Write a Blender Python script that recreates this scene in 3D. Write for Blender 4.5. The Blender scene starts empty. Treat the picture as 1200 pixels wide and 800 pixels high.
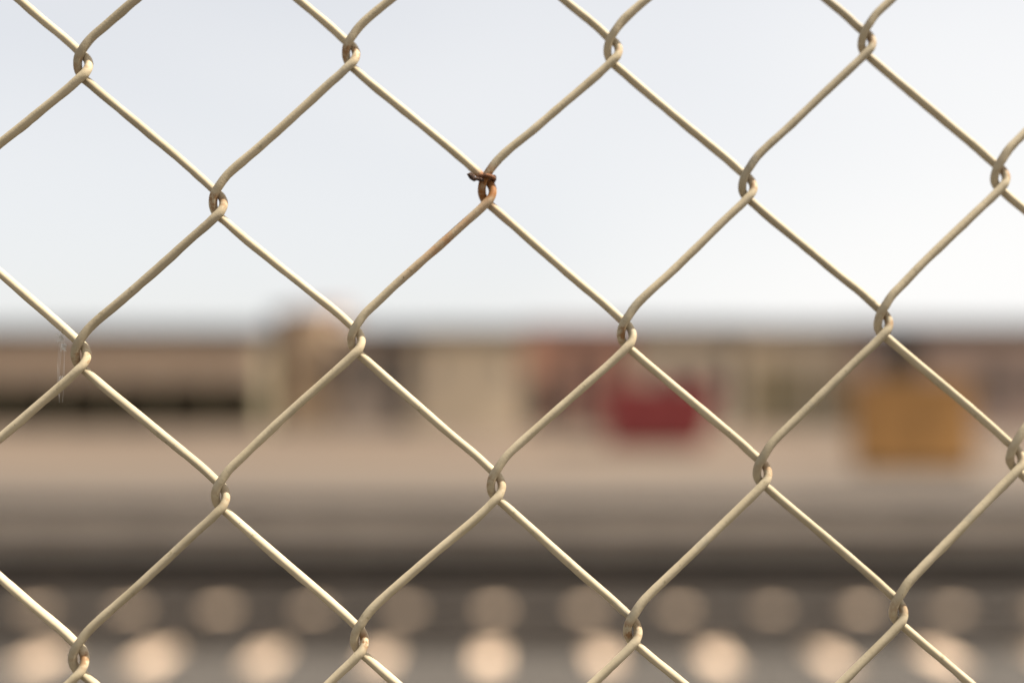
import bpy, bmesh, math, random
from mathutils import Vector, Matrix, noise

# ---------------------------------------------------------------- camera, sky, sun, exposure
scene = bpy.context.scene
C = scene.collection
EYE = 1.37
PITCH = math.radians(3.19)
cam_data = bpy.data.cameras.new('camera')
cam = bpy.data.objects.new('camera', cam_data)
C.objects.link(cam)
cam.location = (0, 0, EYE)
cam.rotation_euler = (math.pi/2 + PITCH, 0, 0)
cam_data.lens = 35
cam_data.sensor_width = 36
cam_data.clip_start = 0.02
cam_data.clip_end = 6000
cam_data.dof.use_dof = True
cam_data.dof.focus_distance = 0.2545
cam_data.dof.aperture_fstop = 2.7
scene.camera = cam

SUN_AZ, SUN_EL = math.radians(94.2), math.radians(56)       # azimuth from +Y (away) towards +X (right)
world = bpy.data.worlds.new('World')
scene.world = world
world.use_nodes = True
wn, wl = world.node_tree.nodes, world.node_tree.links
wn.clear()
w_out = wn.new('ShaderNodeOutputWorld')
w_bg = wn.new('ShaderNodeBackground')
w_bg.inputs['Strength'].default_value = 0.0575
sky = wn.new('ShaderNodeTexSky')
sky.sky_type = 'NISHITA'
sky.sun_disc = False
sky.sun_elevation = SUN_EL
sky.sun_rotation = SUN_AZ
sky.air_density = 1.0
sky.dust_density = 3.0
sky.altitude = 50
# thin high cloud veil over the whole sky
w_tc = wn.new('ShaderNodeTexCoord')
w_map = wn.new('ShaderNodeMapping')
w_map.inputs['Scale'].default_value = (1.0, 1.0, 2.6)
w_map.inputs['Location'].default_value = (-2.042, -1.423, -5.615)
w_no = wn.new('ShaderNodeTexNoise')
w_no.inputs['Scale'].default_value = 0.9
w_no.inputs['Detail'].default_value = 2
w_ramp = wn.new('ShaderNodeValToRGB')
w_ramp.color_ramp.elements[0].position = 0.40
w_ramp.color_ramp.elements[0].color = (0.74, 0.74, 0.74, 1)
w_ramp.color_ramp.elements[1].position = 0.62
w_ramp.color_ramp.elements[1].color = (0.96, 0.96, 0.96, 1)
w_mix = wn.new('ShaderNodeMixRGB')
w_mix.inputs['Color2'].default_value = (7.5, 7.42, 7.3, 1)
wl.new(w_tc.outputs['Generated'], w_map.inputs['Vector'])
wl.new(w_map.outputs['Vector'], w_no.inputs['Vector'])
wl.new(w_no.outputs['Fac'], w_ramp.inputs['Fac'])
w_sep = wn.new('ShaderNodeSeparateXYZ')                     # haze: thick along the horizon, thinning out upwards
w_el = wn.new('ShaderNodeMapRange')
w_el.interpolation_type = 'SMOOTHSTEP'
w_el.inputs['From Min'].default_value = 0.18
w_el.inputs['From Max'].default_value = 0.85
w_el.inputs['To Min'].default_value = 1.0
w_el.inputs['To Max'].default_value = 0.15
w_mul = wn.new('ShaderNodeMath'); w_mul.operation = 'MULTIPLY'
wl.new(w_tc.outputs['Generated'], w_sep.inputs['Vector'])
wl.new(w_sep.outputs['Z'], w_el.inputs['Value'])
wl.new(w_el.outputs['Result'], w_mul.inputs[0])
wl.new(w_ramp.outputs['Color'], w_mul.inputs[1])
wl.new(w_mul.outputs['Value'], w_mix.inputs['Fac'])
wl.new(sky.outputs['Color'], w_mix.inputs['Color1'])
wl.new(w_mix.outputs['Color'], w_bg.inputs['Color'])
wl.new(w_bg.outputs['Background'], w_out.inputs['Surface'])

sun_dir = Vector((math.cos(SUN_EL)*math.sin(SUN_AZ), math.cos(SUN_EL)*math.cos(SUN_AZ), math.sin(SUN_EL)))
sun_data = bpy.data.lights.new('sun', 'SUN')
sun_data.energy = 5.0
sun_data.angle = math.radians(0.53)
sun_data.color = (1.0, 0.95, 0.87)
sun = bpy.data.objects.new('sun', sun_data)
C.objects.link(sun)
sun.location = (20, 5, 40)
sun.rotation_euler = sun_dir.to_track_quat('Z', 'Y').to_euler()

vs = scene.view_settings
scene.display_settings.display_device = 'sRGB'
vs.view_transform = 'Standard'
vs.look = 'None'
vs.exposure = 1.25
vs.gamma = 1.0
vs.use_curve_mapping = False
scene.cycles.use_denoising = True
scene.cycles.max_bounces = 8
scene.cycles.use_adaptive_sampling = False

random.seed(7)

# ---------------------------------------------------------------- helpers
def mat(name, base, rough=0.8, var=0.25, scale=4.0, bump=0.0, metal=0.0, second=None, detail=6, bscale=None, stretch=None):
    m = bpy.data.materials.new(name)
    m.use_nodes = True
    nt = m.node_tree
    n, l = nt.nodes, nt.links
    p = n['Principled BSDF']
    p.inputs['Roughness'].default_value = rough
    p.inputs['Metallic'].default_value = metal
    tc = n.new('ShaderNodeTexCoord')
    no = n.new('ShaderNodeTexNoise')
    no.inputs['Scale'].default_value = scale
    no.inputs['Detail'].default_value = detail
    no.inputs['Roughness'].default_value = 0.65
    if stretch:
        mp = n.new('ShaderNodeMapping'); mp.inputs['Scale'].default_value = stretch
        l.new(tc.outputs['Object'], mp.inputs['Vector']); l.new(mp.outputs['Vector'], no.inputs['Vector'])
    else:
        l.new(tc.outputs['Object'], no.inputs['Vector'])
    r = n.new('ShaderNodeValToRGB')
    a = [c*(1-var) for c in base]
    b = [min(1, c*(1+var)) for c in (second or base)]
    r.color_ramp.elements[0].position = 0.3
    r.color_ramp.elements[0].color = (*a, 1)
    r.color_ramp.elements[1].position = 0.7
    r.color_ramp.elements[1].color = (*b, 1)
    l.new(no.outputs['Fac'], r.inputs['Fac'])
    l.new(r.outputs['Color'], p.inputs['Base Color'])
    if bump:
        nb = n.new('ShaderNodeTexNoise')
        nb.inputs['Scale'].default_value = bscale or scale*5
        nb.inputs['Detail'].default_value = 4
        l.new(tc.outputs['Object'], nb.inputs['Vector'])
        bp = n.new('ShaderNodeBump')
        bp.inputs['Strength'].default_value = bump
        bp.inputs['Distance'].default_value = 0.02
        l.new(nb.outputs['Fac'], bp.inputs['Height'])
        l.new(bp.outputs['Normal'], p.inputs['Normal'])
    return m

def add_box(bm, x0, x1, y0, y1, z0, z1):
    v = [bm.verts.new(p) for p in ((x0,y0,z0),(x1,y0,z0),(x1,y1,z0),(x0,y1,z0),(x0,y0,z1),(x1,y0,z1),(x1,y1,z1),(x0,y1,z1))]
    for f in ((0,3,2,1),(4,5,6,7),(0,1,5,4),(1,2,6,5),(2,3,7,6),(3,0,4,7)):
        bm.faces.new([v[i] for i in f])

def prism(bm, profile, x0, x1):
    """extrude a closed (y, z) profile along x"""
    a = [bm.verts.new((x0, y, z)) for y, z in profile]
    b = [bm.verts.new((x1, y, z)) for y, z in profile]
    k = len(profile)
    for i in range(k):
        j = (i+1) % k
        bm.faces.new((a[i], b[i], b[j], a[j]))
    bm.faces.new(list(reversed(b)))
    bm.faces.new(a)

def obj(name, bm, material, parent=None, loc=(0,0,0), smooth=False, bevel=0.0):
    bmesh.ops.recalc_face_normals(bm, faces=bm.faces[:])
    if bevel:
        bmesh.ops.bevel(bm, geom=bm.edges[:], offset=bevel, segments=2, affect='EDGES', profile=0.6)
    me = bpy.data.meshes.new(name)
    bm.to_mesh(me)
    bm.free()
    if smooth:
        for p in me.polygons: p.use_smooth = True
    me.materials.append(material)
    o = bpy.data.objects.new(name, me)
    C.objects.link(o)
    o.location = loc
    if parent: o.parent = parent
    return o

def empty(name, loc):
    o = bpy.data.objects.new(name, None)
    o.empty_display_size = 0.1
    C.objects.link(o)
    o.location = loc
    return o

def tag(o, label=None, cat=None, group=None, kind=None):
    if label: o['label'] = label
    if cat: o['category'] = cat
    if group: o['group'] = group
    if kind: o['kind'] = kind
    return o

def box_obj(name, x0, x1, y0, y1, z0, z1, material, parent=None, bevel=0.0):
    bm = bmesh.new()
    add_box(bm, x0, x1, y0, y1, z0, z1)
    return obj(name, bm, material, parent, bevel=bevel)

def tube(bm, pts, radii, sides=8):
    rings = []
    k = len(pts)
    ref = None
    for i, p in enumerate(pts):
        t = (pts[min(i+1, k-1)] - pts[max(i-1, 0)]).normalized()
        if ref is None:
            ref = t.orthogonal().normalized()
        n1 = (ref - t*ref.dot(t)).normalized()
        ref = n1
        n2 = t.cross(n1)
        r = radii[i] if hasattr(radii, '__len__') else radii
        rings.append([bm.verts.new(p + (n1*math.cos(2*math.pi*s/sides) + n2*math.sin(2*math.pi*s/sides))*r) for s in range(sides)])
    for i in range(k-1):
        for s in range(sides):
            s2 = (s+1) % sides
            bm.faces.new((rings[i][s], rings[i][s2], rings[i+1][s2], rings[i+1][s]))
    bm.faces.new(list(reversed(rings[0])))
    bm.faces.new(rings[-1])

# ---------------------------------------------------------------- materials of the setting
M = {}
M['gravel'] = mat('gravel', (0.05, 0.043, 0.034), 0.95, 0.35, 9, 0.6)
M['ballast'] = mat('ballast_stone', (0.072, 0.06, 0.047), 0.95, 0.4, 26, 0.9)
M['earth'] = mat('dry_earth', (0.104, 0.07, 0.042), 0.95, 0.30, 0.9, 0.3, bscale=14, stretch=(0.22, 1, 1))
M['concrete'] = mat('pale_concrete', (0.66, 0.48, 0.325), 0.85, 0.08, 9, 0.2)
M['platform'] = mat('platform_concrete', (0.088, 0.065, 0.043), 0.9, 0.3, 1.6, 0.3, stretch=(0.25, 1, 1))
M['coping'] = mat('coping_concrete', (0.07, 0.055, 0.042), 0.85, 0.12, 5, 0.2)
M['face'] = mat('platform_face_concrete', (0.46, 0.38, 0.3), 0.9, 0.15, 2.2, 0.3)
M['rail'] = mat('rusty_rail_steel', (0.075, 0.06, 0.046), 0.65, 0.3, 20, 0.2, metal=0.3)
M['clip'] = mat('clip_steel', (0.06, 0.045, 0.035), 0.7, 0.3, 60)

# ---------------------------------------------------------------- the setting: ground, yard, platform, track
BIG = 2500
bm = bmesh.new()
bmesh.ops.create_grid(bm, x_segments=2, y_segments=2, size=1)
for v in bm.verts:
    v.co = Vector((v.co.x*BIG, (11.5 if v.co.y > 0.5 else (-30 if v.co.y > -0.5 else -BIG)), -0.12))
tag(obj('ground', bm, M['gravel']), kind='structure')

YZ = 0.53                                                    # level of platform and yard
bm = bmesh.new()
prism(bm, [(11.35, -0.2), (11.35, YZ-0.006), (BIG, YZ-0.006), (BIG, -0.2)], -BIG, BIG)
tag(obj('yard', bm, M['earth']), kind='structure')

# ballast bed: a raised bed with uneven stones
bm = bmesh.new()
nx, ny = 300, 60
grid = []
for j in range(ny+1):
    y = 4.4 + (7.63-4.4)*j/ny
    row = []
    for i in range(nx+1):
        x = -15 + 30*i/nx
        e = min((y-4.4)/0.35, (7.63-y)/0.35, 1.0)
        z = -0.15 + 0.135*e + 0.022*noise.noise((x*9, y*9, 0)) + 0.014*noise.noise((x*23, y*23, 5))
        row.append(bm.verts.new((x, y, z)))
    grid.append(row)
for j in range(ny):
    for i in range(nx):
        bm.faces.new((grid[j][i], grid[j][i+1], grid[j+1][i+1], grid[j+1][i]))
tag(obj('ballast_bed', bm, M['ballast']), kind='structure')

# railway track: rails and sleepers
track = tag(empty('railway_track', (0, 6.16, 0)), kind='structure')
RAIL_H = 0.172
def rail_profile(yc):
    p = [(-.06,0),(.06,0),(.06,.012),(.012,.028),(.010,.110),(.034,.128),(.034,.152),(.026,RAIL_H),(-.026,RAIL_H),(-.034,.152),(-.034,.128),(-.010,.110),(-.012,.028),(-.06,.012)]
    return [(yc+a, 0.004+b) for a, b in p]
for yr in (5.59, 6.67):
    bm = bmesh.new()
    prism(bm, rail_profile(yr-6.16), -15, 15)
    obj('rail', bm, M['rail'], track)
bm = bmesh.new()
SW = 0.074
for (x, z) in ((0, 0),):
    prof = [(-SW-.02, -.16), (-SW, -.012), (-SW+.012, 0), (SW-.012, 0), (SW, -.012), (SW+.02, -.16)]
    a = [bm.verts.new((px_, -1.04, z_)) for px_, z_ in prof]
    b = [bm.verts.new((px_, 1.05, z_)) for px_, z_ in prof]
    for i in range(6):
        j = (i+1) % 6
        bm.faces.new((a[i], b[i], b[j], a[j]))
    bm.faces.new(a); bm.faces.new(list(reversed(b)))
first = obj('sleeper', bm, M['concrete'], track)
_n, _l = M['concrete'].node_tree.nodes, M['concrete'].node_tree.links
_oi = _n.new('ShaderNodeObjectInfo'); _mr = _n.new('ShaderNodeMapRange'); _hs = _n.new('ShaderNodeHueSaturation')
_mr.inputs['To Min'].default_value = 0.72; _mr.inputs['To Max'].default_value = 1.15
_pb = _n['Principled BSDF']; _src = _pb.inputs['Base Color'].links[0].from_socket
_l.new(_oi.outputs['Random'], _mr.inputs['Value']); _l.new(_mr.outputs['Result'], _hs.inputs['Value'])
_l.new(_src, _hs.inputs['Color']); _l.new(_hs.outputs['Color'], _pb.inputs['Base Color'])
bm = bmesh.new()
for yy in (-.57, .51):
    for s in (-1, 1):
        add_box(bm, -.035, .035, yy+s*.085-.025, yy+s*.085+.025, .004, .034)
clip0 = obj('rail_clip', bm, M['clip'], first)
for i in range(-22, 23):
    x = -0.115 + i*0.5945 + random.uniform(-.012, .012)
    if i == -22:
        o, c = first, clip0
    else:
        o = first.copy(); C.objects.link(o); o.parent = track
        c = clip0.copy(); C.objects.link(c); c.parent = o
    o.location = (x, random.uniform(-.03, .03), 0.003)

# low platform: a slab on piers with a dark gap under it, edged with coping slabs
plat = tag(empty('platform', (0, 8.22, 0)), kind='structure')
box_obj('slab', -40, 40, 0.05, 3.12, 0.115, YZ-0.07, M['face'], plat)
box_obj('paving', -40, 40, 0.45, 3.12, YZ-0.068, YZ, M['platform'], plat)
box_obj('back_wall', -40, 40, 2.5, 2.7, -0.12, 0.113, M['platform'], plat)
box_obj('stripe_ledge', -40, 40, -0.035, 0.048, 0.31, 0.35, M['face'], plat)  # invented ledge, added so its sunlit top makes a lighter stripe
bm = bmesh.new()
add_box(bm, -0.594, 0.594, -0.03, 0.44, YZ-0.067, YZ+0.004)
cp0 = obj('coping_slab', bm, M['coping'], plat, bevel=0.012)
for i in range(-12, 13):
    o = cp0
    if i != -12:
        o = cp0.copy(); C.objects.link(o); o.parent = plat
    o.location = (i*1.2 + 0.3, random.uniform(-.006, .006), random.uniform(-.003, .003))
pier0 = box_obj('pier', -0.12, 0.12, 0.5, 0.9, -0.12, 0.113, M['platform'], plat)
for i in range(-7, 8):
    o = pier0
    if i != -7:
        o = pier0.copy(); C.objects.link(o); o.parent = plat
    o.location = (i*2.4 + 0.9, 0, 0)

# ---------------------------------------------------------------- buildings along the far side of the yard
BY = 26.0
S = 36/35/1200*BY                                                # metres per photo pixel at that distance
def bx(px): return (px-600)*S
def bz(py): return EYE + (474-py)*S - YZ                     # height above the yard

M['glass'] = mat('window_glass', (0.03, 0.035, 0.03), 0.12, 0.2, 2)
M['frame_dark'] = mat('dark_frame_paint', (0.07, 0.06, 0.05), 0.6, 0.2, 6)
M['frame_pale'] = mat('pale_frame_paint', (0.5, 0.43, 0.34), 0.6, 0.1, 6)
M['door_dark'] = mat('dark_door_paint', (0.035, 0.035, 0.03), 0.6, 0.3, 4)
M['roof_dark'] = mat('dark_roof_felt', (0.06, 0.045, 0.038), 0.9, 0.2, 3)
M['roof_rust'] = mat('rusty_roof_sheet', (0.2, 0.11, 0.085), 0.8, 0.3, 3)
M['w_brown'] = mat('brown_boarding', (0.56, 0.42, 0.3), 0.85, 0.15, 1.2, second=(0.6, 0.46, 0.33))
M['w_olive_dark'] = mat('olive_shed_boards', (0.26, 0.215, 0.13), 0.9, 0.2, 2)
M['w_tan'] = mat('tan_render', (0.6, 0.43, 0.27), 0.9, 0.1, 1.5)
M['w_greybrown'] = mat('grey_brown_render', (0.46, 0.36, 0.27), 0.9, 0.15, 1.0)
M['w_beige'] = mat('beige_render', (0.66, 0.53, 0.36), 0.9, 0.08, 1.0)
M['w_brick'] = mat('red_brown_brick', (0.55, 0.31, 0.22), 0.9, 0.15, 2.5)
M['w_sand'] = mat('sand_render', (0.62, 0.51, 0.37), 0.9, 0.12, 1.0)
M['w_olive'] = mat('olive_sheet', (0.23, 0.19, 0.12), 0.8, 0.15, 1.2)
M['w_mauve'] = mat('mauve_brown_render', (0.44, 0.32, 0.25), 0.9, 0.15, 1.0)

def wall_cells(bm, x0, x1, z0, z1, y0, y1, openings):
    xs = sorted({x0, x1, *[v for o in openings for v in o[:2]]})
    zs = sorted({z0, z1, *[v for o in openings for v in o[2:4]]})
    for i in range(len(xs)-1):
        run = None
        for j in range(len(zs)-1):
            cx, cz = (xs[i]+xs[i+1])/2, (zs[j]+zs[j+1])/2
            solid = not any(o[0] < cx < o[1] and o[2] < cz < o[3] for o in openings)
            if solid and run is None: run = zs[j]
            if run is not None and (not solid or j == len(zs)-2):
                add_box(bm, xs[i], xs[i+1], y0, y1, run, zs[j+1] if solid else zs[j])
                run = None

def building(name, label, x0, x1, h, wall_m, roof_m, windows=(), doors=(), dy=0.0, depth=8, over=0.25, pane_m='glass', door_m='door_dark', frame_m='frame_dark', roof_t=0.36):
    cx = (x0+x1)/2
    y = BY + dy
    b = tag(empty(name, (cx, y, YZ)), label, 'building')
    ops = [(a-cx, c-cx, d, e) for a, c, d, e in list(windows)+list(doors)]
    bm = bmesh.new()
    wall_cells(bm, x0-cx, x1-cx, -0.02, h, 0, 0.25, ops)
    add_box(bm, x0-cx, x0-cx+0.25, 0.252, depth-0.252, -0.02, h)
    add_box(bm, x1-cx-0.25, x1-cx, 0.252, depth-0.252, -0.02, h)
    add_box(bm, x0-cx, x1-cx, depth-0.25, depth, -0.02, h)
    obj('wall', bm, M[wall_m], b)
    bm = bmesh.new()
    prism(bm, [(-over, h+0.003), (-over, h+roof_t), (depth+over, h+roof_t+0.35), (depth+over, h+0.003)], x0-cx-0.02, x1-cx+0.02)
    rf = obj('roof', bm, M[roof_m], b)
    for (a, c, d, e) in windows:
        a -= cx; c -= cx
        bm = bmesh.new()
        t = 0.07
        add_box(bm, a, a+t, .1, .18, d, e); add_box(bm, c-t, c, .1, .18, d, e)
        add_box(bm, a+t, c-t, .1, .18, d, d+t); add_box(bm, a+t, c-t, .1, .18, e-t, e)
        add_box(bm, (a+c)/2-.025, (a+c)/2+.025, .1, .18, d+t, e-t)
        w = obj('window', bm, M[frame_m], b)
        box_obj('pane', a+t, c-t, .13, .142, d+t, e-t, M[pane_m], w)
        box_obj('sill', a-.05, c+.05, -.08, .098, d-.08, d-.002, M[frame_m], w)
    for (a, c, d, e) in doors:
        a -= cx; c -= cx
        dr = box_obj('door', a+.01, c-.01, .12, .18, d+.01, e-.01, M[door_m], b)
        box_obj('handle', c-.22, c-.1, .06, .118, 1.0, 1.05, M['frame_pale'], dr)
    return b, rf

def wins(pxs, y_top, y_bot):
    return [(bx(a), bx(b), bz(y_bot), bz(y_top)) for a, b in pxs]

# open-fronted store shed on the left
sx0, sx1, sh = bx(-230), bx(308), bz(409)
cx = (sx0+sx1)/2
shed = tag(empty('store_shed', (cx, BY, YZ)), 'long low brown shed with dark open bays at the left', 'shed')
bm = bmesh.new()
add_box(bm, sx0-cx, sx1-cx, 5.8, 6, -0.02, sh)
add_box(bm, sx0-cx, sx0-cx+.2, 0, 5.79, -0.02, sh)
add_box(bm, sx1-cx-.2, sx1-cx, 0, 5.79, -0.02, sh)
obj('wall', bm, M['w_olive_dark'], shed)
k = 0
xp = sx0-cx
wb = (sx1-sx0)/9
for i in range(9):
    box_obj('cladding_panel', xp+i*wb+.015, xp+(i+1)*wb-.015, -.06, -.002, bz(455), sh, M['w_brown'], shed)
for i in range(1, 9):
    box_obj('post', xp+i*wb-.09, xp+i*wb+.09, 0.0, .18, -.02, sh-.01, M['w_olive_dark'], shed)
bm = bmesh.new()
prism(bm, [(-.5, sh+.004), (-.5, sh+.36), (6.4, sh+.6), (6.4, sh+.004)], xp-.3, sx1-cx+.1)
obj('roof', bm, M['roof_dark'], shed)

b, rf = building('tower_house', 'small tan block rising above the row of low roofs', bx(327), bx(380), bz(374), 'w_tan', 'roof_rust',
                 wins([(340, 354), (364, 378)], 425, 455), [], dy=0.9, depth=3.2, over=.12, roof_t=.14)
bm = bmesh.new()
add_box(bm, bx(305)-bx(353.5), bx(326)-bx(353.5), .1, 2.2, -.02, bz(370))
obj('side_stack', bm, M['roof_dark'], b)

building('workshop', 'grey brown low building left of the pale beige one', bx(394), bx(488), bz(408), 'w_greybrown', 'roof_dark',
         wins([(402, 424), (432, 450)], 425, 462), [(bx(458), bx(480), 0, 2.2)])
building('beige_house', 'pale beige low building in the middle of the row', bx(490), bx(612), bz(406), 'w_beige', 'roof_dark',
         wins([(502, 516), (586, 600)], 428, 452), [], dy=-0.4, frame_m='frame_pale', roof_t=.3)
building('brick_house', 'reddish brown building behind the red skip', bx(614), bx(744), bz(404), 'w_brick', 'roof_rust',
         wins([(700, 716)], 430, 452), [(bx(618), bx(650), 0, bz(448)), (bx(664), bx(684), 0, 2.1)], dy=0.2)
_a = building('sand_house', 'sand coloured building right of the reddish brown one', bx(746), bx(872), bz(405), 'w_sand', 'roof_dark',
         wins([(770, 796), (808, 834)], 440, 464), [(bx(848), bx(864), 0, 2.1)], dy=-0.2)
_g = building('olive_garage', 'olive sheet metal garage left of the ochre cabinet', bx(874), bx(1000), bz(404), 'w_sand', 'roof_dark',
         [], [(bx(880), bx(958), 0, bz(436)), (bx(966), bx(996), 0, bz(444))], dy=0.4, door_m='w_olive_dark')
_b = building('mauve_depot', 'mauve brown building behind the ochre cabinet at the right', bx(1002), bx(1420), bz(404), 'w_mauve', 'roof_dark',
         wins([(1150, 1185), (1210, 1245), (1270, 1305)], 440, 470), [(bx(1030), bx(1080), 0, 2.3)])

def roof_unit(b, rf, px0, px1, py, y0=2.0, y1=3.4):
    cx = b.location.x
    top = bz(py)
    bm = bmesh.new()
    add_box(bm, bx(px0)-cx, bx(px1)-cx, y0, y1, bz(404)+.2, top)
    add_box(bm, bx(px0)-cx-.05, bx(px1)-cx+.05, y0-.05, y1+.05, top+.002, top+.06)
    obj('vent_housing', bm, M['roof_dark'], rf)
roof_unit(*_g, 886, 926, 388)
roof_unit(*_a, 806, 824, 390)
roof_unit(*_b, 1140, 1172, 391)

# ---------------------------------------------------------------- ochre cabinet and red skip on the platform and yard
M['ochre'] = mat('ochre_paint', (0.46, 0.225, 0.058), 0.55, 0.08, 5)
M['ochre_dark'] = mat('ochre_top_paint', (0.34, 0.165, 0.035), 0.55, 0.08, 5)
M['red'] = mat('red_paint', (0.3, 0.045, 0.045), 0.5, 0.12, 3)
d = 11.0
cab = tag(empty('equipment_cabinet', (4.50, d, YZ)), 'ochre yellow metal cabinet standing on the platform at the right', 'cabinet')
q = 0.9
W2, HH = 0.67*q, 1.17*q
box_obj('plinth', -W2+.02, W2-.02, .02, .48, 0, .08, M['platform'], cab)
box_obj('body', -W2, W2, .02, .5, .082, HH-.06, M['ochre'], cab, bevel=.01)
box_obj('lid', -W2-.03, W2+.03, -.04, .54, HH-.058, HH, M['ochre_dark'], cab, bevel=.012)
for s in (-1, 1):
    x0, x1 = (-W2+.02, -.006) if s < 0 else (.006, W2-.02)
    dr = box_obj('door', x0, x1, -.004, .018, .1, HH-.08, M['ochre'], cab, bevel=.004)
    hx = -.07 if s < 0 else .07
    box_obj('handle', hx-.012, hx+.012, -.03, -.006, .48*q, .62*q, M['clip'], dr)
    for zz in (.25, .8):
        box_obj('hinge', (x0+.004) if s < 0 else (x1-.02), (x0+.02) if s < 0 else (x1-.004), -.014, -.005, zz*q, zz*q+.08, M['clip'], dr)

d = 16.3
sk = tag(empty('waste_skip', (2.42, d, YZ)), 'red steel skip standing in the yard in front of the buildings', 'skip')
bm = bmesh.new()
def hull(bm, xa, xb, y0, y1, z0, z1, ins):
    lo = [bm.verts.new(p) for p in ((xa+ins, y0+.12, z0), (xb-ins, y0+.12, z0), (xb-ins, y1-.12, z0), (xa+ins, y1-.12, z0))]
    hi = [bm.verts.new(p) for p in ((xa, y0, z1), (xb, y0, z1), (xb, y1, z1), (xa, y1, z1))]
    bm.faces.new(lo)
    for i in range(4):
        j = (i+1) % 4
        bm.faces.new((lo[i], lo[j], hi[j], hi[i]))
hull(bm, -.98, .98, 0, 1.5, .06, 1.0, .22)
body = obj('body', bm, M['red'], sk)
sol = body.modifiers.new('thick', 'SOLIDIFY'); sol.thickness = .02
bm = bmesh.new()
add_box(bm, -1.03, 1.03, -.05, .03, .985, 1.06); add_box(bm, -1.03, 1.03, 1.47, 1.55, .985, 1.06)
add_box(bm, -1.03, -.95, .031, 1.469, .985, 1.06); add_box(bm, .95, 1.03, .031, 1.469, .985, 1.06)
obj('rim', bm, M['red'], sk)
for x in (-.55, 0, .55):
    bm = bmesh.new()
    prism(bm, [(.03, .98), (-.05, .98), (.07, .07), (.14, .07)], x-.04, x+.04)
    obj('rib', bm, M['red'], sk)
for x in (-.6, .6):
    box_obj('foot', x-.06, x+.06, .2, 1.3, 0, .075, M['red'], sk)
for sx in (-1, 1):
    for yy in (.3, 1.2):
        bm = bmesh.new()
        bmesh.ops.create_cone(bm, cap_ends=True, segments=10, radius1=.045, radius2=.045, depth=.16,
                              matrix=Matrix.Translation((sx*.98, yy, .75)) @ Matrix.Rotation(math.pi/2, 4, 'Y'))
        obj('lifting_lug', bm, M['clip'], sk)

# ---------------------------------------------------------------- chain-link fence
# lattice measured on the fence: origin knot, step to the next wire column, step to the next knot row up (camera axes, metres)
W = 0.035
FO = Vector((-3.20976, 2.08049, 7.44070))*W
E1 = Vector((0.99735, 0.04445, 0.05756))*W
E2 = Vector((-0.02893, 1.08836, 0.08190))*W
UP = Vector((0, -math.sin(PITCH), math.cos(PITCH)))
FW = Vector((0, math.cos(PITCH), math.sin(PITCH)))
RT = Vector((1, 0, 0))
def cam2world(v): return RT*v.x + UP*v.y + FW*v.z
FO = cam2world(FO) + Vector((0, 0, EYE)); E1 = cam2world(E1); E2 = cam2world(E2)
NRM = E1.cross(E2).normalized()                              # towards the camera
if NRM.y > 0: NRM = -NRM
X1 = E1.normalized(); Z1 = E2.normalized()
DOWN = -Z1

JIT = {(0, 0): (0.0018, 0.0193), (2, 0): (-0.0087, -0.0126), (4, 0): (-0.0039, 0.0027), (6, 0): (-0.0044, -0.0083), (1, 1): (-0.0033, 0.0062), (3, 1): (0.0022, -0.0219), (5, 1): (0.0027, 0.0079), (7, 1): (-0.0018, -0.0007), (0, 2): (0.0021, 0.0091), (2, 2): (-0.002, -0.0185), (4, 2): (0.0243, 0.0168), (6, 2): (0.003, 0.0067), (1, 3): (-0.0003, -0.0136), (3, 3): (0.0107, 0.0093), (5, 3): (0.0154, 0.0063), (7, 3): (-0.0161, -0.0074), (0, 4): (-0.0031, 0.0009), (2, 4): (-0.0093, -0.0201), (4, 4): (-0.0088, 0.0229), (6, 4): (-0.0002, -0.0048)}                     # each knot's own small offset from the regular lattice
rj = random.Random(3)
def knot(u, v):
    du, dv = JIT.get((u, v), (0, 0))
    return FO + E1*(u+du) - E2*(v+dv)

MM = 0.001
PB = [(6.0, 10.0, 1.22), (2.6, 6.9, 1.26), (0.49, 4.14, 1.22), (-0.74, 2.25, 0.92), (-1.27, 0.36, 0.29), (-1.19, -1.44, -0.5), (-0.33, -2.97, -1.09), (1.15, -4.28, -1.26), (5.0, -7.9, -1.26)]
PA = [(-5.0, 7.6, -1.26), (-1.8, 4.41, -1.26), (-0.57, 3.24, -1.13), (0.61, 2.07, -0.76), (1.35, 0.54, -0.17), (1.43, -0.99, 0.5), (0.78, -2.52, 1.05), (-0.57, -3.91, 1.26), (-2.7, -5.9, 1.26), (-6.0, -8.7, 1.22)]

def crom(p0, p1, p2, p3, t):
    t2, t3 = t*t, t*t*t
    return 0.5*((2*p1) + (p2-p0)*t + (2*p0-5*p1+4*p2-p3)*t2 + (3*p1-p0-3*p2+p3)*t3)

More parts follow.
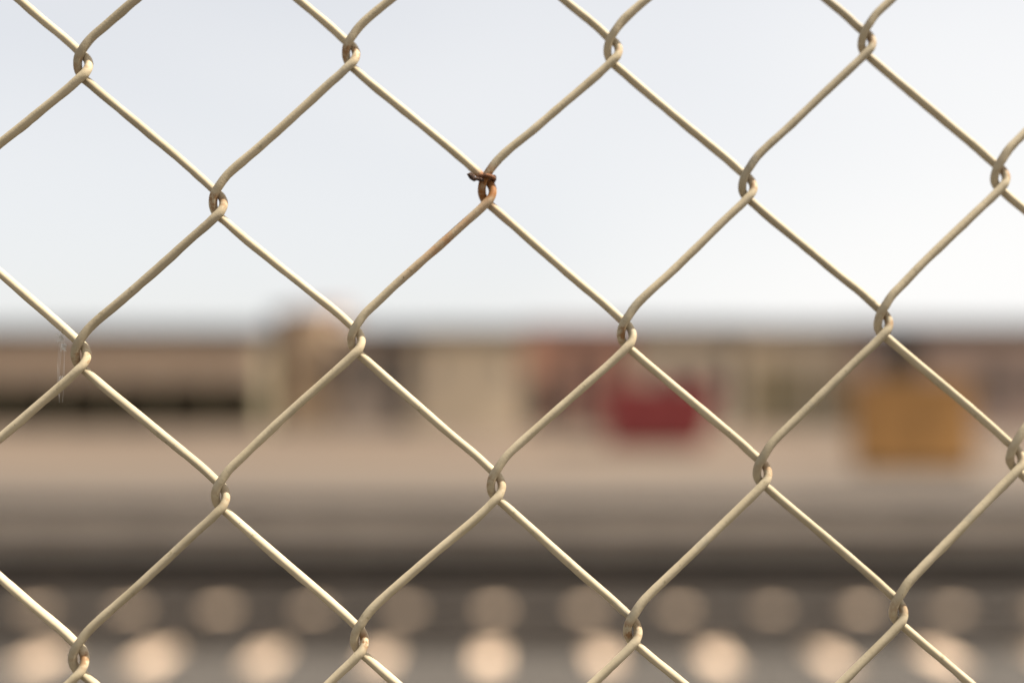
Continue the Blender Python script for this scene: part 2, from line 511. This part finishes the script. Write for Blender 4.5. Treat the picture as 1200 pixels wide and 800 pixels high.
def wire_points(k, va, vb, fine, rnd):
    """centre line of wire k from row va down to row vb; rows inside `fine` are sampled finely"""
    ctrl = []
    for v in range(va, vb+1):
        left = (v - k) % 2 == 0
        kp = knot(k if left else k+1, v)
        jx, jz = rnd.uniform(-.12, .12), rnd.uniform(-.15, .15)
        sc = rnd.uniform(.96, 1.05)
        pts = [kp + X1*((x*sc+jx)*MM) + Z1*((z*sc+jz)*MM) + NRM*(c*MM) for x, z, c in (PB if left else PA)]
        f = fine[0] <= v <= fine[1]
        for p in pts: ctrl.append((p, 3 if f else 2))
        if v < vb:                                            # straight run to the next knot, very slightly bowed
            left2 = not left
            kq = knot(k if left2 else k+1, v+1)
            q = kq + X1*((PB if left2 else PA)[0][0]*MM) + Z1*((PB if left2 else PA)[0][1]*MM) + NRM*((PB if left2 else PA)[0][2]*MM)
            bow = [rnd.uniform(-.2, .2) for _ in range(3)]
            m = 3
            for i in range(1, m+1):
                t = i/(m+1)
                g = math.sin(math.pi*t)
                ctrl.append((pts[-1].lerp(q, t) + Z1*(bow[0]*g*MM) + NRM*(bow[1]*g*MM*.6), 5 if f else 1))
    out = []
    P = [c[0] for c in ctrl]
    for i in range(len(P)-1):
        p0 = P[max(i-1, 0)]; p3 = P[min(i+2, len(P)-1)]
        m = ctrl[i][1]
        for s in range(m):
            out.append(crom(p0, P[i], P[i+1], p3, s/m))
    out.append(P[-1])
    return out

def wire_mesh(pts, r0, sides, seed, rough=True):
    verts, faces, wear_glow = [], [], []
    k = len(pts)
    L = 0.0
    for i, p in enumerate(pts):
        if i: L += (p - pts[i-1]).length
        t = (pts[min(i+1, k-1)] - pts[max(i-1, 0)]).normalized()
        n1 = (NRM - t*NRM.dot(t)).normalized()
        n2 = t.cross(n1)
        lat = abs(t.dot(X1))                                  # about 0.7 on the straights, small inside a knot
        down = math.atan2(DOWN.dot(n2), DOWN.dot(n1))
        s1 = L*1000
        drip = max(0.0, noise.noise((s1*.11, seed*3.1, 1.7)) + .35 + .45*noise.noise((s1*.33, seed*2.1, 4.7))) * min(1, max(0, (lat-.35)*4))
        fat = 1 + .03*noise.noise((s1*.22, seed*1.7, 9.2)) + .03*noise.noise((s1*.7, seed, 3.3))
        wv = math.exp(-(max(0.0, lat-.25)/.22)**2) * (0.5 + noise.noise((s1*.09, seed*5.3, 2.2)))
        for s in range(sides):
            wear_glow.append(wv)
            a = 2*math.pi*s/sides
            r = r0*fat
            if rough:
                dd = (a - down + math.pi) % (2*math.pi) - math.pi
                r *= 1 + .24*drip*math.exp(-(dd/.38)**2) - .05*drip*math.exp(-((abs(dd)-1.0)/.5)**2)
                r *= 1 + .035*noise.noise((s1*.35 + math.cos(a)*1.3, math.sin(a)*1.3, seed*7.7))
            verts.append(p + (n1*math.cos(a) + n2*math.sin(a))*r)
    for i in range(k-1):
        for s in range(sides):
            s2 = (s+1) % sides
            faces.append((i*sides+s, i*sides+s2, (i+1)*sides+s2, (i+1)*sides+s))
    me = bpy.data.meshes.new('wire')
    base = fence.location
    me.from_pydata([tuple(v-base) for v in verts], [], faces)
    at = me.attributes.new('wear_glow', 'FLOAT', 'POINT')
    at.data.foreach_set('value', wear_glow)
    for p in me.polygons: p.use_smooth = True
    me.update()
    return me

# cream coating with scuffs, grime specks and the rust stain that bled from one knot
RUST = (3, 1)
RUST_P = knot(*RUST)
def wire_material():
    m = bpy.data.materials.new('cream_wire_coating')
    m.use_nodes = True
    n, l = m.node_tree.nodes, m.node_tree.links
    p = n['Principled BSDF']
    geo = n.new('ShaderNodeNewGeometry')
    def noise_n(scale, detail=5, rough=.6, stretch=None):
        t = n.new('ShaderNodeTexNoise')
        t.inputs['Scale'].default_value = scale
        t.inputs['Detail'].default_value = detail
        t.inputs['Roughness'].default_value = rough
        l.new(geo.outputs['Position'], t.inputs['Vector'])
        return t
    def ramp(src, a, b, ca=(0,0,0,1), cb=(1,1,1,1)):
        r = n.new('ShaderNodeValToRGB')
        r.color_ramp.elements[0].position = a; r.color_ramp.elements[0].color = ca
        r.color_ramp.elements[1].position = b; r.color_ramp.elements[1].color = cb
        l.new(src, r.inputs['Fac'])
        return r
    def mixc(fac, a, b):
        x = n.new('ShaderNodeMixRGB')
        l.new(fac, x.inputs['Fac'])
        for i, s in (('Color1', a), ('Color2', b)):
            if isinstance(s, tuple): x.inputs[i].default_value = s
            else: l.new(s, x.inputs[i])
        return x.outputs['Color']
    base = ramp(noise_n(130).outputs['Fac'], .3, .7, CREAM_A, CREAM_B).outputs['Color']
    scuff = ramp(noise_n(310, 6, .7).outputs['Fac'], .61, .68, (0,0,0,1), (.7,.7,.7,1))
    col = mixc(scuff.outputs['Color'], base, (.26, .21, .12, 1))
    speck = ramp(noise_n(900, 3, .6).outputs['Fac'], .70, .74)
    col = mixc(speck.outputs['Color'], col, (.15, .11, .06, 1))
    grey = ramp(noise_n(75, 4, .7).outputs['Fac'], .60, .74, (0,0,0,1), (.5,.5,.5,1))
    col = mixc(grey.outputs['Color'], col, (.24, .225, .18, 1))
    oi = n.new('ShaderNodeObjectInfo'); hs = n.new('ShaderNodeHueSaturation'); mr0 = n.new('ShaderNodeMapRange')
    mr0.inputs['To Min'].default_value = .88; mr0.inputs['To Max'].default_value = 1.1
    l.new(oi.outputs['Random'], mr0.inputs['Value']); l.new(mr0.outputs['Result'], hs.inputs['Value']); l.new(col, hs.inputs['Color'])
    col = hs.outputs['Color']
    wa = n.new('ShaderNodeAttribute'); wa.attribute_name = 'wear_glow'
    wm = n.new('ShaderNodeMath'); wm.operation = 'MULTIPLY'
    l.new(wa.outputs['Fac'], wm.inputs[0]); l.new(ramp(noise_n(520, 5, .7).outputs['Fac'], .43, .56).outputs['Color'], wm.inputs[1])
    col = mixc(wm.outputs[0], col, (.23, .105, .035, 1))  # orange-brown at knots: rust wear plus warm interreflected light, put into the colour
    # rust
    def dist(c):
        dn = n.new('ShaderNodeVectorMath'); dn.operation = 'DISTANCE'
        l.new(geo.outputs['Position'], dn.inputs[0]); dn.inputs[1].default_value = c
        return dn.outputs['Value']
    def falloff(src, far, near):
        mr = n.new('ShaderNodeMapRange')
        mr.inputs['From Min'].default_value = far; mr.inputs['From Max'].default_value = near
        mr.inputs['To Min'].default_value = 0; mr.inputs['To Max'].default_value = 1
        l.new(src, mr.inputs['Value'])
        return mr.outputs['Result']
    stain_c = RUST_P - X1*.010 - Z1*.012
    st = falloff(dist(tuple(stain_c)), .021, .004)
    ns = noise_n(260, 5, .7)
    mul = n.new('ShaderNodeMath'); mul.operation = 'MULTIPLY'
    l.new(st, mul.inputs[0]); l.new(ramp(ns.outputs['Fac'], .30, .62, (0,0,0,1), (.7,.7,.7,1)).outputs['Color'], mul.inputs[1])
    col = mixc(mul.outputs[0], col, (.36, .155, .05, 1))
    kn = falloff(dist(tuple(RUST_P + Z1*.0012)), .0062, .0036)
    mul2 = n.new('ShaderNodeMath'); mul2.operation = 'MULTIPLY'
    l.new(kn, mul2.inputs[0]); l.new(ramp(noise_n(420, 4).outputs['Fac'], .32, .5).outputs['Color'], mul2.inputs[1])
    col = mixc(mul2.outputs[0], col, (.24, .10, .03, 1))
    l.new(col, p.inputs['Base Color'])
    p.inputs['Roughness'].default_value = .62
    p.inputs['Specular IOR Level'].default_value = .15
    nb = noise_n(1400, 4)
    bp = n.new('ShaderNodeBump'); bp.inputs['Strength'].default_value = .12; bp.inputs['Distance'].default_value = .0004
    l.new(nb.outputs['Fac'], bp.inputs['Height']); l.new(bp.outputs['Normal'], p.inputs['Normal'])
    return m
CREAM_A = (.41, .33, .205, 1); CREAM_B = (.50, .41, .27, 1)
M['wire'] = wire_material()

V0, V1 = -16, 34                                             # rows above and below the origin knot
base = FO + E1*3.5 - E2*V1
fence = tag(empty('chain_link_fence', (base.x, base.y, 0.0)), 'cream coated chain link fence right in front of the camera', 'fence')
R_WIRE = 0.00110
for k in range(-2, 9):
    rnd = random.Random(100+k)
    me = wire_mesh(wire_points(k, V0, V1, (-2, 6), rnd), R_WIRE, 14, 10+k)
    me.materials.append(M['wire'])
    o = bpy.data.objects.new('wire', me)
    C.objects.link(o); o.parent = fence
JIT = {}
shared = []
for k0 in (20, 21):
    me = wire_mesh(wire_points(k0, V0, V1, (99, 99), random.Random(k0)), R_WIRE, 8, k0)
    me.materials.append(M['wire'])
    shared.append(me)
for k in list(range(-22, -2)) + list(range(9, 29)):
    k0 = 20 + (k % 2)
    o = bpy.data.objects.new('wire', shared[k % 2])
    C.objects.link(o); o.parent = fence
    o.location = E1*(k-k0)

# rusty tie wire left wrapped round one knot
M['rust'] = mat('rusted_wire', (0.11, 0.04, 0.016), 0.9, 0.4, 900, 0.5, second=(0.26, 0.105, 0.04))
M['rust_dark'] = mat('rusted_wire_end', (0.075, 0.038, 0.02), 0.9, 0.5, 900, 0.5)
tie = tag(empty('tie_wire', RUST_P), 'short rusty tie wire twisted round a fence knot against the sky', 'tie wire')
def loc(x, z, c): return X1*(x*MM) + Z1*(z*MM) + NRM*(c*MM)
pts = []
for i in range(27):
    a = -1.9 + i/26*8.6
    pts.append(loc(-.15 + 2.15*math.cos(a)*1.0, 2.4 + .35*math.sin(a*.5) + i*.035, 3.0*math.sin(a)))
bm = bmesh.new()
tube(bm, pts, [(.50 + .22*noise.noise((i*.9, 0, 0)))*MM for i in range(len(pts))], 8)
obj('loop', bm, M['rust'], tie, smooth=True)
bm = bmesh.new()
pts = [loc(-.9, 1.9, 2.9), loc(-1.8, 2.0, 3.0), loc(-2.8, 2.3, 2.9), loc(-3.4, 2.2, 2.6), loc(-3.9, 2.9, 2.4), loc(-4.6, 3.5, 2.3), loc(-5.1, 3.3, 2.2)]
tube(bm, pts, [x*MM for x in (.42, .45, .5, .62, .85, .8, .5)], 8)
for v in bm.verts:
    v.co += Vector((noise.noise(v.co*2500), noise.noise(v.co*2500+Vector((5,0,0))), noise.noise(v.co*2500+Vector((0,7,0)))))*.00022
obj('bent_end', bm, M['rust_dark'], tie)

# wisp of cobweb under the wire at the left
M['web'] = mat('cobweb_silk', (0.75, 0.70, 0.62), 0.9, 0.05, 100)
wk = knot(0, 2)
web = tag(empty('cobweb', wk), 'small pale wisp of cobweb hanging beside the leftmost middle knot', 'cobweb')
rw = random.Random(5)
def strand(bm, a, b, r, n_=7, sag=.6):
    off = [rw.uniform(-sag, sag) for _ in range(2)]
    pts = [loc(a[0]+(b[0]-a[0])*t + off[0]*math.sin(3.1*t), a[1]+(b[1]-a[1])*t, -1.5 + off[1]*math.sin(3.1*t)) for t in [i/n_ for i in range(n_+1)]]
    tube(bm, pts, r*MM, 4)
bm = bmesh.new()
for i in range(5):
    strand(bm, (-5.6+rw.uniform(-1,1), 6.4), (-5.4+rw.uniform(-.6,.6), -9.5-rw.uniform(0,3)), .024, 9, .8)
obj('threads', bm, M['web'], web)
for (tx, tz, w_, h_, cnt) in ((-5.9, 4.6, .7, 1.2, 26), (-4.9, 2.2, .9, 1.1, 30), (-5.2, -6.5, .5, 1.6, 14)):
    bm = bmesh.new()
    for i in range(cnt):
        a = (tx+rw.uniform(-w_, w_), tz+rw.uniform(-h_, h_)); b_ = (tx+rw.uniform(-w_, w_), tz+rw.uniform(-h_, h_))
        strand(bm, a, b_, .065, 5, .5)
    obj('tuft', bm, M['web'], web)
